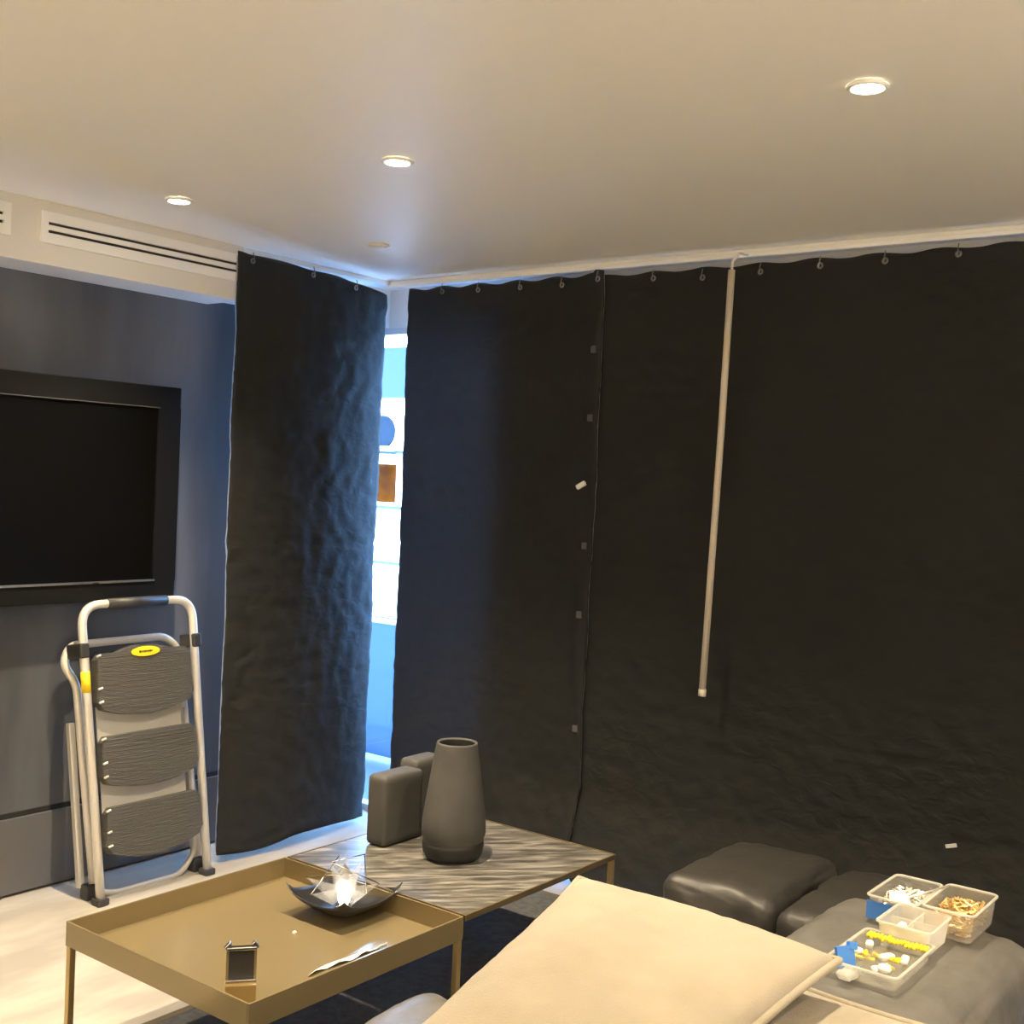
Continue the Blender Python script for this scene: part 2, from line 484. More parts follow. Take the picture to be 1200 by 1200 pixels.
rootB, invB = curtain('curtain', 'wide black curtain right of the vertical seam, behind the pale wand', 'x', 4.01, -.9, 2.672,
      lambda s: .02 + .01 * math.sin(s * 7) + lift(s), lambda s: 2.440 + .005 * math.cos((s - 2.425) / .22 * 2 * PI), offR2, hooksR2, dens=60)
# faint press tabs down the seam edge
for z in (2.145, 1.871, 1.357, 1.081, .62):
    p = Vector((4.01 - offR1(2.672, z) - .004, 2.672, z))
    q = invA @ p
    obj('press_tab', bx(q.x - .002, q.y - .013, q.z - .014, q.x + .001, q.y + .013, q.z + .014, bev=.0009), M['plinth'], rootA)

# wand, clip, tag
t = thing('curtain_wand', 'long pale wand hanging down in front of the wide black curtain', 'rod', (3.90, 2.029, 2.4))
obj('rod', tube(bmesh.new(), [(0, 0, 0), (0.002, .012, -.6), (0, .036, -1.53)], .0125, 12), M['wand'], t, True)
obj('tip', tube(bmesh.new(), [(0, .0355, -1.525), (0, .0365, -1.55)], .0145, 12), M['wand'], t, True)
obj('hanger', tube(bmesh.new(), [(.0, 0, 0), (.002, 0, .03), (.05, 0, .07), (.125, 0, .075)], .005, 8), M['white_plastic'], t, True)
mt = Matrix.Translation((3.965, 2.685, 1.60)) @ Matrix.Rotation(math.radians(-28), 4, 'X')
tag(obj('clip', bx(-.008, -.022, -.010, .008, .022, .010, bev=.004, mtx=mt), M['white_plastic'], smooth=True),
    'tiny white plastic clip on the black curtain beside the seam', 'clip')
mt = Matrix.Translation((3.90, 1.15, .50)) @ Matrix.Rotation(math.radians(-18), 4, 'X')
tag(obj('cloth_tag', bx(-.002, -.018, -.006, .002, .018, .006, bev=.001, mtx=mt), M['tag_grey']),
    'tiny pale tag low on the wide curtain above the sofa', 'tag')

# ---------------------------------------------------------------- air vents in the bulkhead
def vent(x0, x1, label):
    t = thing('air_vent', label, 'vent', (x0, 3.84, 2.41), group='air vents of the bulkhead')
    w = x1 - x0; z0, z1 = -.055, .055
    obj('backing', bx(.02, -.003, z0 + .01, w - .02, -.0005, z1 - .01), M['vent_slot'], t)
    bm = bmesh.new(); e = .028
    box(bm, 0, -.012, z0, e, -.0005, z1, bev=.0015); box(bm, w - e, -.012, z0, w, -.0005, z1, bev=.0015)
    box(bm, e - .002, -.012, z1 - .036, w - e + .002, -.0005, z1, bev=.0015); box(bm, e - .002, -.012, z0, w - e + .002, -.0005, z0 + .036, bev=.0015)
    obj('frame', bm, M['white'], t)
    obj('slat', bx(e - .002, -.012, -.009, w - e + .002, -.004, .009, bev=.0015), M['white'], t)
vent(2.277, 3.165, 'long white two-slot air vent on the bulkhead next to the left curtain')
vent(1.27, 2.168, 'white air vent on the bulkhead at the left edge of the photo')

# ---------------------------------------------------------------- downlights
def downlight(x, y, label, group='recessed downlights in the ceiling', power=LAMP_W, tilt=(0, 0)):
    t = thing('downlight', label, 'downlight', (x, y, CZ), group=group)
    obj('trim_ring', lathe(bmesh.new(), [(.034, -.001), (.046, -.001), (.047, -.004), (.044, -.008), (.036, -.009), (.034, -.006), (.034, -.001)], 32, cap=False), M['white'], t, True)
    d = obj('lamp', lathe(bmesh.new(), [(.0335, -.0045), (.0335, -.0015)], 32), MLAMP, t)
    l = bpy.data.objects.new('spot', bpy.data.lights.new('spot', 'SPOT')); COL.objects.link(l)
    l.parent = t; l.location = (0, 0, -.014); l.data.energy = power; l.data.color = LAMP
    l.data.spot_size = math.radians(104); l.data.spot_blend = .9; l.data.shadow_soft_size = .02
    l.rotation_euler = (tilt[0], tilt[1], 0)
    return t
MLAMP = mat('lamp_lens', (1, 1, 1), .4, emit=(1.0, .88, .66, 30.0))
downlight(2.509, 3.383, 'smallest lit downlight, above the step ladder near the air vent', power=60)
downlight(2.497, 2.371, 'middle lit downlight, above the coffee table', power=80)
downlight(2.538, 1.013, 'nearest and brightest downlight, above the sofa at the upper right', power=54)
downlight(.4, 3.2, 'lit ceiling downlight outside the frame on the left', group='ceiling downlights outside the frame')
downlight(.4, 2.0, 'lit ceiling downlight outside the frame on the left', group='ceiling downlights outside the frame')
downlight(.4, .4, 'lit ceiling downlight outside the frame on the left', group='ceiling downlights outside the frame')
for x, y in ((2.5, -.5), (2.5, -1.8), (.4, -1.2), (-1.6, 3.0), (-1.6, 1.2), (-1.6, -.8), (-2.7, 2.1), (-2.7, 0)):  # unseen downlights added so the back walls bounce light to the ceiling
    downlight(x, y, 'unseen ceiling downlight added behind the camera', group='added ceiling downlights behind the camera')
t = thing('smoke_detector', 'flat round white disc on the ceiling near the corner', 'detector', (3.375, 3.291, CZ))
obj('base', lathe(bmesh.new(), [(.045, 0), (.047, -.004), (.045, -.006)][::-1], 32), M['paint'], t, True)
obj('cap', lathe(bmesh.new(), [(.036, -.006), (.036, -.010), (.030, -.012)][::-1], 32), M['paint'], t, True)

# unseen fill lamps added to brighten the ceiling, shaped as uplighters
for x, y, pw in ((-1.9, 1.6, 55), (1.2, -1.6, 60)):
    t = thing('fill_lamp', 'unseen fill lamp added ' + ('left of' if x < 0 else 'behind') + ' the camera', 'fill lamp', (x, y, .0), group='added fill lamps outside the frame')
    obj('base', lathe(bmesh.new(), [(.02, .03), (.13, .02), (.14, .001)][::-1], 32), M['brass_edge'], t, True)
    obj('pole', tube(bmesh.new(), [(0, 0, .02), (0, 0, 1.66)], .011, 10), M['brass_edge'], t, True)
    obj('shade', lathe(bmesh.new(), [(.02, 1.62), (.09, 1.68), (.14, 1.76), (.135, 1.76), (.085, 1.69), (.02, 1.635)], 32, cap=False), M['brass_edge'], t, True)
    l = bpy.data.objects.new('bulb', bpy.data.lights.new('bulb', 'POINT')); COL.objects.link(l)
    l.parent = t; l.location = (0, 0, 1.72); l.data.energy = pw; l.data.color = LAMP; l.data.shadow_soft_size = .04

# ---------------------------------------------------------------- television
t = thing('television', 'large black flat television on the dark wall', 'television', (2.25, 3.96, 1.08))
L0, Rr, B0, T0 = -.75, .735, 0, .835
bm = bmesh.new()
box(bm, L0, -.0, T0 - .085, Rr, .05, T0, bev=.004); box(bm, L0, 0, B0, Rr, .05, B0 + .07, bev=.004)
box(bm, L0, 0, B0 + .07, L0 + .1, .05, T0 - .085); box(bm, Rr - .105, 0, B0 + .066, Rr, .05, T0 - .081)
obj('bezel', bm, M['tv_bezel'], t)
obj('screen', bx(L0 + .09, .008, B0 + .06, Rr - .10, .012, T0 - .08), M['tv_screen'], t)
obj('back_panel', bx(L0 + .03, .012, B0 + .03, Rr - .03, .055, T0 - .03), M['tv_bezel'], t)
obj('bottom_strip', bx(L0 + .1, -.006, B0 + .068, Rr - .10, .004, B0 + .076, bev=.001), M['steel'], t)
obj('top_strip', bx(L0 + .1, -.002, T0 - .087, Rr - .10, .001, T0 - .084), M['plinth'], t)
obj('wall_bracket', bx(-.3, .055, .25, .3, .099, .6), M['plastic_dark'], t)
obj('orange_glint', bx(.36, -.009, .066, .385, -.006, .071), M['brown'], t)  # orange chip stands in for a reflection on the bottom strip

# ---------------------------------------------------------------- step ladder
lean = math.atan2(.19, 1.09)
t = thing('step_ladder', 'folded white step ladder with three black treads, leaning on the dark wall', 'ladder', (2.79, 3.74, 0))
ML = Matrix.Rotation(-lean, 4, 'X')           # local: x along the wall, z up the rails, y away from the room
def lp(u, v, w=0): return ML @ Vector((u, w, v))
XL, XR_ = -.245, .25
r = .0165
path = arc_path([lp(XL + .005, .02), lp(XL, 1.09), lp(XR_ + .005, 1.09), lp(XR_ - .012, .02)], .085, 8)
obj('front_frame', tube(bmesh.new(), path, r, 14), M['ladder'], t, True)
o = obj('grip', tube(bmesh.new(), [lp(-.135, 1.09), lp(.13, 1.09)], r + .004, 14), M['plastic_dark'], t, True)
o['label'] = 'dark grey foam grip'
rp = [lp(-.215, .075, .085), lp(-.285, .86, .085), lp(-.235, .945, .075), lp(.16, .945, .075), lp(.215, .87, .07), lp(.235, .06, .06)]
obj('rear_frame', tube(bmesh.new(), arc_path([lp(-.222, .07, .07), lp(-.232, .80, .08), lp(-.280, .885, .085), lp(-.245, .947, .085), lp(.17, .950, .08), lp(.232, .90, .08), lp(.245, .07, .06)], .036, 8), .0155, 14), M['ladder'], t, True)
obj('cross_bar', tube(bmesh.new(), arc_path([lp(-.22, .045, .07), lp(-.15, .015, .07), lp(.16, .015, .066), lp(.232, .09, .062), lp(.235, .2, .062)], .04, 6), .011, 10), M['ladder_plate'], t, True)
# flat channel legs behind on the left and right
for sx, w in ((-.252, .095), (.235, .06)):
    bm = bmesh.new(); v0 = .06
    pts = [lp(sx - .012, v0, w), lp(sx + .012, v0, w), lp(sx + .012, .66, w), lp(sx - .012, .66, w)]
    q = [lp(sx - .012, v0, w + .02), lp(sx + .012, v0, w + .02), lp(sx + .012, .66, w + .02), lp(sx - .012, .66, w + .02)]
    A = [bm.verts.new(p) for p in pts]; B = [bm.verts.new(p) for p in q]
    bm.faces.new(A); bm.faces.new(B[::-1])
    for k in range(4): bm.faces.new((A[k], A[(k + 1) % 4], B[(k + 1) % 4], B[k]))
    obj('channel_leg', bm, M['ladder_plate'], t)
def tread(v0, v1, sag, top=0.0):
    """plate with rounded corners and a sagging front edge, ribbed"""
    bm = bmesh.new(); out = []
    hw0, hw1 = .208, .215
    n = 22; rc = .022
    for k in range(n + 1):                     # bottom edge, left to right
        u = -1 + 2 * k / n
        out.append((hw1 * u, v0 - sag * (1 - u * u) + rc * max(0, abs(u) - .93) / .07))
    for k in range(n + 1):
        u = 1 - 2 * k / n
        out.append((hw0 * u, v1 + top * max(0, 1 - (u / .55) ** 2) - rc * max(0, abs(u) - .93) / .07))
    F = [bm.verts.new(lp(a + .0, b, -.022)) for a, b in out]
    F2 = [bm.verts.new(lp(a * .985, b * 1, -.028)) for a, b in out]
    Bk = [bm.verts.new(lp(a, b, .012)) for a, b in out]
    N = len(out)
    bm.faces.new(F2)
    for k in range(N):
        bm.faces.new((F2[k], F[k], F[(k + 1) % N], F2[(k + 1) % N]))
        bm.faces.new((F[k], Bk[k], Bk[(k + 1) % N], F[(k + 1) % N]))
    bm.faces.new(Bk[::-1])
    o = obj('tread', bm, M['tread'], t)
    bm = bmesh.new()
    nr = 12
    for k in range(nr):
        v = v0 + .006 + (v1 - v0 - .022) * k / (nr - 1)
        sg = sag * (1 - k / (nr - 1)) ** 1.2
        tube(bm, [lp(-.19 + .38 * i / 8, v - sg * (1 - (-1 + 2 * i / 8) ** 2), -.0285) for i in range(9)], .0011, 5)
    rb = obj('ribs', bm, M['tread'], o)
    for s in (-1, 1):                          # pale rivets at the corners
        for v in (v0 + .02, v0 + .07, v1 - .01):
            if s < 0: obj('rivet', tube(bmesh.new(), [lp(s * .213, v, -.03), lp(s * .196, v + .005, -.032)], .0045, 8), M['ladder'], o, True)
    return o
tr = tread(.705, .905, .042, .022)
tread(.432, .600, .036)
tread(.182, .340, .046)
for v in (.640, .375):
    bm = bmesh.new(); box(bm, -.205, .008, v - .06, .17, .012, v + .07, mtx=ML)
    obj('back_plate', bm, M['ladder_plate'], t)
bm = bmesh.new(); lathe(bm, [(.9, 0), (1, .15), (1, 1)], 28)
for v in bm.verts: v.co = lp(v.co.x * .064 + .0, v.co.y * .019 + .899, -.0335 + .004 * v.co.z)
lb = obj('oval_label', bm, M['yellow'], tr)
lb['label'] = 'yellow oval maker label'
bm = bmesh.new()
xx = -.030
for w_, h_ in ((.006, .009), (.005, .006), (.006, .006), (.006, .008), (.005, .006), (.007, .006), (.005, .008), (.005, .006)):
    box(bm, xx, -.0352, .899 - h_ / 2, xx + w_, -.0344, .899 + h_ / 2, mtx=ML); xx += w_ + .002
obj('label_print', bm, M['plastic_dark'], lb)
bm = bmesh.new(); tube(bm, [lp(XL + .0013, .768), lp(XL + .001, .845)], r + .001, 16)
o = obj('warning_sticker', bm, M['yellow'], t, True); o['label'] = 'yellow warning sticker on the left rail'
for sx, s in ((-.25, -1), (.256, 1)):
    bm = bmesh.new(); box(bm, sx - .019, -.020, .895, sx + .019, .075, .95, bev=.006, mtx=ML)
    obj('hinge_bracket', bm, M['plastic_dark'], t)
for x, w in ((XL + .005, 0), (XR_ - .012, 0), (-.232, .085), (.235, .07)):
    bm = bmesh.new(); P = lp(x, 0, w)
    box(bm, P.x - .024, P.y - .02, 0, P.x + .024, P.y + .03, .055 if w else .026, bev=.006)
    obj('foot', bm, M['plastic_dark'], t)

# ---------------------------------------------------------------- coffee tables
def legs(t, x0, y0, x1, y1, h):
    for x in (x0, x1):
        for y in (y0, y1):
            obj('leg', bx(x - .009, y - .009, .0125, x + .009, y + .009, h, bev=.002), M['brass_edge'], t)
TZ = .38
t = thing('coffee_table', 'low coffee table, half raised brass tray and half grey veined marble', 'table', (2.2, 2.447, 0))
TAB = t
hx, hy = .385, .369
zf = TZ - .048 - .012
obj('tray_floor', bx(-hx + .004, -hy + .004, zf - .006, hx - .004, hy - .004, zf, bev=.001), M['brass'], t)
for nm, a in (('rim', (-hx, -hy, hx, -hy + .006)), ('rim', (-hx, hy - .006, hx, hy)), ('rim', (-hx, -hy + .006, -hx + .006, hy - .006)), ('rim', (hx - .006, -hy + .006, hx, hy - .006))):
    obj('rim', bx(a[0], a[1], zf - .006, a[2], a[3], TZ, bev=.0015), M['brass'], t)
legs(t, -hx + .011, -hy + .011, hx - .011, hy - .011, zf - .006)
DX = .785
hx2 = .392
o = obj('marble_top', bx(-hx2 + .007, -hy + .007, TZ - .022, hx2 - .007, hy - .007, TZ - .001, bev=.002), M['marble'], t, loc=(DX, 0, 0))
o['label'] = 'grey veined marble half'
bm = bmesh.new()
box(bm, -hx2, -hy, TZ - .018, hx2, -hy + .007, TZ, bev=.001); box(bm, -hx2, hy - .007, TZ - .018, hx2, hy, TZ, bev=.001)
box(bm, -hx2, -hy + .007, TZ - .018, -hx2 + .007, hy - .007, TZ, bev=.001); box(bm, hx2 - .007, -hy + .007, TZ - .018, hx2, hy - .007, TZ, bev=.001)
obj('frame', bm, M['brass_frame'], t, loc=(DX, 0, 0))
for y in (-hy + .011, hy - .011):
    obj('leg', bx(DX + hx2 - .020, y - .009, .0125, DX + hx2 - .002, y + .009, TZ - .018, bev=.002), M['brass_edge'], t)

# ---------------------------------------------------------------- vases
t = thing('conical_vase', 'tall grey conical vase on the marble table', 'vase', (2.965, 2.443, TZ))
obj('body', lathe(bmesh.new(), [(.098, .060), (.1045, .085), (.1035, .115), (.098, .16), (.084, .255), (.073, .33), (.0665, .368), (.0655, .374), (.060, .374), (.0585, .368)], 48, cap=False), M['vase'], t, True)
obj('inside', lathe(bmesh.new(), [(.0585, .369), (.0575, .35), (.07, .25), (.085, .12), (.07, .07), (.01, .068)], 48, cap=False), M['vase_dark'], t, True)
o = obj('base', lathe(bmesh.new(), [(.070, 0), (.088, .006), (.097, .022), (.100, .045), (.0985, .061), (.07, .065)], 48), M['vase_dark'], t, True)
o['label'] = 'darker foot'
def slab_vase(x, y, w, d, h, label, rz=0):
    t = thing('block_vase', label, 'vase', (x, y, TZ), rz)
    bm = puffbox(w / 2, d / 2, h / 2, .015, 16, 0.002)
    for v in bm.verts: v.co.z += h / 2
    for v in bm.verts: v.co.z = max(v.co.z, 0)
    obj('body', bm, M['vase'], t, True)
slab_vase(2.962, 2.700, .19, .085, .232, 'left flat grey block vase beside the conical vase')
slab_vase(3.150, 2.750, .15, .085, .245, 'grey block vase half hidden behind the conical vase')

# ---------------------------------------------------------------- bowl with crystal candle holder in the tray
t = thing('square_bowl', 'shallow black square bowl with upturned corners in the brass tray', 'bowl', (2.485, 2.45, zf))
bm = bmesh.new(); n = 24; g = []
for layer in (0, 1):
    gl = []
    for i in range(n + 1):
        row = []
        for j in range(n + 1):
            u, v = -1 + 2 * i / n, -1 + 2 * j / n
            rr = math.hypot(u, v)
            z = .006 + .046 * max(abs(u), abs(v), rr * .8) ** 2.2 + .022 * abs(u * v) ** 2
            sc = .130 * (1 - .06 * rr)
            row.append(bm.verts.new((u * sc, v * sc, z + layer * .004)))
        gl.append(row)
    g.append(gl)
for gl in g:
    for i in range(n):
        for j in range(n): bm.faces.new((gl[i][j], gl[i + 1][j], gl[i + 1][j + 1], gl[i][j + 1]))
for i in range(n):
    for a, b in (((i, 0), (i + 1, 0)), ((i, n), (i + 1, n)), ((0, i), (0, i + 1)), ((n, i), (n, i + 1))):
        bm.faces.new((g[0][a[0]][a[1]], g[0][b[0]][b[1]], g[1][b[0]][b[1]], g[1][a[0]][a[1]]))
obj('dish', bm, M['bowl'], t, True)
obj('foot', lathe(bmesh.new(), [(.035, 0), (.035, .003), (.03, .012)], 24), M['bowl'], t, True)
t = thing('crystal_candle_holder', 'spiky clear glass candle holder with a bright white core in the square bowl', 'candle holder', (2.485, 2.45, zf + .013))
obj('glow_glass', lathe(bmesh.new(), [(.010, .014), (.016, .02), (.020, .040), (.019, .058), (.012, .074), (.003, .080)], 24), M['bright_core'], t, True)  # bright white core with emission of its own
rnd = random.Random(5)
tips = []
for k in range(11):
    a = 2 * PI * k / 11 + rnd.uniform(-.2, .2); el = rnd.uniform(.25, 1.15); L = rnd.uniform(.105, .145)
    d = Vector((math.cos(a) * math.cos(el), math.sin(a) * math.cos(el), math.sin(el)))
    c0 = Vector((0, 0, .032)); tip = c0 + d * L; tips.append(tip)
    bm = bmesh.new(); b0 = c0 + d * .030
    s = d.cross(Vector((0, 0, 1))).normalized() * .024; u = s.cross(d).normalized() * .024
    q = [bm.verts.new(b0 + s), bm.verts.new(b0 + u), bm.verts.new(b0 - s), bm.verts.new(b0 - u)]
    T = bm.verts.new(tip)
    for i in range(4): bm.faces.new((q[i], q[(i + 1) % 4], T))
    bm.faces.new(q[::-1])
    obj('glass_spike', bm, M['crystal'], t)
for k in range(0, 10, 2):
    obj('wire', tube(bmesh.new(), [tips[k], tips[(k + 3) % 11]], .0016, 6), M['chrome'], t, True)
obj('cup', lathe(bmesh.new(), [(.022, .0), (.026, .004), (.022, .012), (.010, .014)], 24), M['chrome'], t, True)

# small framed card standing in the tray
t = thing('card_stand', 'small dark rectangle in a silver stand near the tray front corner', 'stand', (1.897, 2.205, zf + .05), math.radians(-38))
obj('brass_block', bx(-.036, -.022, -.05, .036, .022, 0, bev=.002), M['brass_edge'], t)
obj('panel', bx(-.030, -.003, .010, .030, .003, .078, bev=.001), M['card'], t)
bm = bmesh.new()
box(bm, -.036, -.008, .078, .036, .008, .086, bev=.002)
obj('top_rail', bm, M['chrome'], t)
for s in (-1, 1):
    mt = Matrix.Translation((s * .036, 0, .086)) @ Matrix.Rotation(s * math.radians(-45), 4, 'Y')
    obj('clip_ear', bx(-.004, -.007, -.004, .004, .007, .014, bev=.0015, mtx=mt), M['chrome'], t)
    obj('side_rail', bx(s * .033 - .003, -.004, .008, s * .033 + .003, .004, .078, bev=.001), M['brass'], t)
obj('base', bx(-.036, -.014, 0, .036, .014, .010, bev=.002), M['chrome'], t)
bm = bmesh.new(); g = []  # thin pale sheet stands in for a bright reflection by the rim
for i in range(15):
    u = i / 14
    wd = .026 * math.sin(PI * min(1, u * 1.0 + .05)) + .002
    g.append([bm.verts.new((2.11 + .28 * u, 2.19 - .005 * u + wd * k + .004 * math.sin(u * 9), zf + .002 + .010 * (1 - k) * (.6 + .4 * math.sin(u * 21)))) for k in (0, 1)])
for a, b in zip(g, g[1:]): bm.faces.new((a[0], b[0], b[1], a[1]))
o = tag(obj('reflection_strip', bm, M['reflection'], smooth=True), 'pale strip standing in for a reflection in the brass tray near its front rim', 'reflection')
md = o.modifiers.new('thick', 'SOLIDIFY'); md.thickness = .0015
tag(obj('crumb', puffbox(.006, .0045, .004, .003, 3, .001), M['white_plastic'], smooth=True, loc=(2.277, 2.431, zf + .004)), 'tiny white crumb in the middle of the brass tray', 'crumb')

# ---------------------------------------------------------------- rug
t = thing('rug', 'dark grey rug under the coffee tables and sofa', 'rug', (2.6, .9, 0))
obj('pile', bx(-2.2, -2.2, .001, 1.17, 1.90, .012, bev=.003), M['rug'], t)
bm = bmesh.new(); box(bm, -2.23, 1.90, .001, 1.20, 1.93, .012, bev=.003); box(bm, 1.17, -2.2, .001, 1.20, 1.90, .012, bev=.003)
o = obj('binding', bm, M['rug_edge'], t); o['label'] = 'brown edge binding'

# ---------------------------------------------------------------- sofa
t = thing('sofa', 'grey leather sofa in the foreground, with thick rounded arm', 'sofa', (2.4, 1.1, 0))
def part(name, bm, m, c):
    for v in bm.verts: v.co += Vector(c)
    return obj(name, bm, m, t, True)
ox, oy = -2.4, -1.1
# arm slab: X 1.3..2.99, Y .66..1.16, top .60
part('arm', puffbox(.84, .255, .17, .085, 40, .010, .003, 1, 16), M['leather'], (2.15 + ox, .905 + oy, .42))
# puckers across the far edges of the arm
part('arm_base', puffbox(.80, .215, .13, .03, 8), M['leather_dark'], (2.12 + ox, .905 + oy, .145))
part('seat_cushion', puffbox(.41, .32, .085, .06, 20, .015, .006, 5, 7), M['leather'], (1.70 + ox, 1.485 + oy, .33))
part('seat_cushion', puffbox(.52, .26, .075, .06, 20, .01, .005, 9, 7), M['leather_dark'], (2.64 + ox, 1.42 + oy, .27))
part('back_cushion', puffbox(.27, .185, .090, .045, 22, .015, .006, 13, 8), M['leather_dark'], (3.45 + ox, 1.62 + oy, .335))
part('back_cushion', puffbox(.27, .19, .085, .045, 22, .015, .006, 23, 8), M['leather_dark'], (3.45 + ox, 1.235 + oy, .33))
part('back_base', puffbox(.26, .38, .11, .03, 8), M['leather_dark'], (3.45 + ox, 1.42 + oy, .127))
part('seat_base', puffbox(1.20, .26, .105, .03, 10), M['leather_dark'], (2.45 + ox, 1.42 + oy, .125))
part('side_seat', puffbox(.55, .33, .10, .06, 20, .015, .006, 17, 7), M['leather'], (2.45 + ox, .28 + oy, .32))
part('side_base', puffbox(.52, .30, .10, .03, 8), M['leather_dark'], (2.45 + ox, .28 + oy, .12))
for x in (-1.0, .5):
    for y in (-.3, .35):
        obj('foot', bx(x - .03, y - .03, .0125, x + .03, y + .03, .04), M['plastic_dark'], t)
SOFA = t

# ---------------------------------------------------------------- cushions
def pillow(name, label, c, Q, T, rx, ry, rz, m, seed, pipe=.008):
    t = thing(name, label, 'cushion', c)
    t.rotation_euler = (rx, ry, rz)
    bm = bmesh.new(); n = 44; S = {}
    def edge(u, v):
        k = 1 - .055 * (1 - v * v) - 0
        k2 = 1 - .055 * (1 - u * u)
        u, v = u * k, v * k2
        w = ((1 - u) * (1 - v), (1 + u) * (1 - v), (1 + u) * (1 + v), (1 - u) * (1 + v))
        return sum(w[i] * Q[i][0] for i in range(4)) / 4 - c[0], sum(w[i] * Q[i][1] for i in range(4)) / 4 - c[1]
    for lay in (1, -1):
        for i in range(n + 1):
            for j in range(n + 1):
                u, v = -1 + 2 * i / n, -1 + 2 * j / n
                u = math.copysign(abs(u) ** .8, u); v = math.copysign(abs(v) ** .8, v)
                brd = i in (0, n) or j in (0, n)
                if brd and lay == -1: S[(lay, i, j)] = S[(1, i, j)]; continue
                x, y = edge(u, v)
                h = T * ((1 - abs(u) ** 2.4) * (1 - abs(v) ** 2.4)) ** .42
                # seam puckers
                e = max(abs(u), abs(v)); a = v if abs(u) > abs(v) else u
                pk = .10 * h * math.sin(a * 26 + seed) * max(0, (e - .6) / .4) * fbm((a * 3 + seed, e, 0), 2)
                w = .012 * fbm((x * 4 + seed, y * 4, lay * 2.0), 3) * (1 - e ** 4)
                S[(lay, i, j)] = bm.verts.new((x, y, lay * (h + pk) + w))
    for lay in (1, -1):
        for i in range(n):
            for j in range(n):
                f = (S[(lay, i, j)], S[(lay, i + 1, j)], S[(lay, i + 1, j + 1)], S[(lay, i, j + 1)])
                bm.faces.new(f if lay == 1 else f[::-1])
    obj('cover', bm, m, t, True)
    pts = []
    N = 36
    for a, b in (((-1, -1), (1, -1)), ((1, -1), (1, 1)), ((1, 1), (-1, 1)), ((-1, 1), (-1, -1))):
        for k in range(N):
            s = k / N; x, y = edge(a[0] + (b[0] - a[0]) * s, a[1] + (b[1] - a[1]) * s)
            pts.append((x, y, 0))
    obj('piping', tube(bmesh.new(), pts, pipe, 8, closed=True), m, t, True)
    return t
pillow('cushion', 'large plump beige cushion in the foreground', (1.80, 1.10, .715), ((1.36, .80), (2.20, .845), (2.235, 1.47), (1.38, 1.22)), .075, 0, 0, 0, M['cushion'], 2)
pillow('cushion', 'beige cushion mostly hidden under the large one, its edge showing on the leather arm', (1.75, .88, .628), ((1.2, .62), (2.23, .62), (2.27, 1.10), (1.2, 1.10)), .018, 0, 0, 0, M['cushion'], 5)

# ---------------------------------------------------------------- plastic boxes of fittings on the sofa arm
AZ = .605
def open_box(name, label, c, w, d, h, m, rz=0, tilt=0.0, wall=.002, lip=.005, taper=.006):
    t = thing(name, label, 'box', c, rz, group='plastic boxes of fittings on the sofa arm')
    bm = bmesh.new()
    def ring(hw, hd, z, rc=.012):
        out = []
        for cx, cy, a0 in ((hw - rc, hd - rc, 0), (-hw + rc, hd - rc, 90), (-hw + rc, -hd + rc, 180), (hw - rc, -hd + rc, 270)):
            for k in range(5):
                a = math.radians(a0 + 90 * k / 4)
                out.append(bm.verts.new((cx + rc * math.cos(a), cy + rc * math.sin(a), z)))
        return out
    hw, hd = w / 2, d / 2
    rs = [ring(hw - taper, hd - taper, 0), ring(hw, hd, h), ring(hw - wall, hd - wall, h), ring(hw - taper - wall, hd - taper - wall, wall)]
    bm.faces.new(rs[0][::-1]); bm.faces.new(rs[3])
    for A, B in zip(rs, rs[1:]):
        for k in range(20): bm.faces.new((A[k], A[(k + 1) % 20], B[(k + 1) % 20], B[k]))
    obj('tub', bm, m, t)
    bm = bmesh.new()
    def path(hw, hd, rc=.014):
        out = []
        for cx, cy, a0 in ((hw - rc, hd - rc, 0), (-hw + rc, hd - rc, 90), (-hw + rc, -hd + rc, 180), (hw - rc, -hd + rc, 270)):
            for k in range(5):
                a = math.radians(a0 + 90 * k / 4)
                out.append((cx + rc * math.cos(a), cy + rc * math.sin(a), h))
        return out
    tube(bm, path(hw + .002, hd + .002), .0032, 6, closed=True)
    obj('lip', bm, M['frost'], t, True)
    return t

def heap(name, label, cat, c, w, d, h, n, m, kind='pin', seed=1):
    rnd = random.Random(seed); bm = bmesh.new()
    for k in range(n):
        x, y = rnd.uniform(-w / 2, w / 2), rnd.uniform(-d / 2, d / 2)
        z = rnd.uniform(0.003, h) * (1 - .3 * (abs(2 * x / w) ** 2))
        a, b = rnd.uniform(0, 2 * PI), rnd.uniform(-.5, .5)
        L = rnd.uniform(.007, .013)
        dv = Vector((math.cos(a) * math.cos(b), math.sin(a) * math.cos(b), abs(math.sin(b)))) * L
        p = Vector((x, y, z))
        q0, q1 = p - dv, p + dv
        q0.z = max(q0.z, .003); q1.z = max(q1.z, .003)
        q0.x, q1.x = [max(-w / 2, min(w / 2, v)) for v in (q0.x, q1.x)]
        q0.y, q1.y = [max(-d / 2, min(d / 2, v)) for v in (q0.y, q1.y)]
        if (q1 - q0).length < .004: q1 = q0 + Vector((0, 0, .01))
        tube(bm, [q0, q1], .0022, 5)
    return tag(obj(name, bm, m, loc=c), label, cat, kind='stuff')

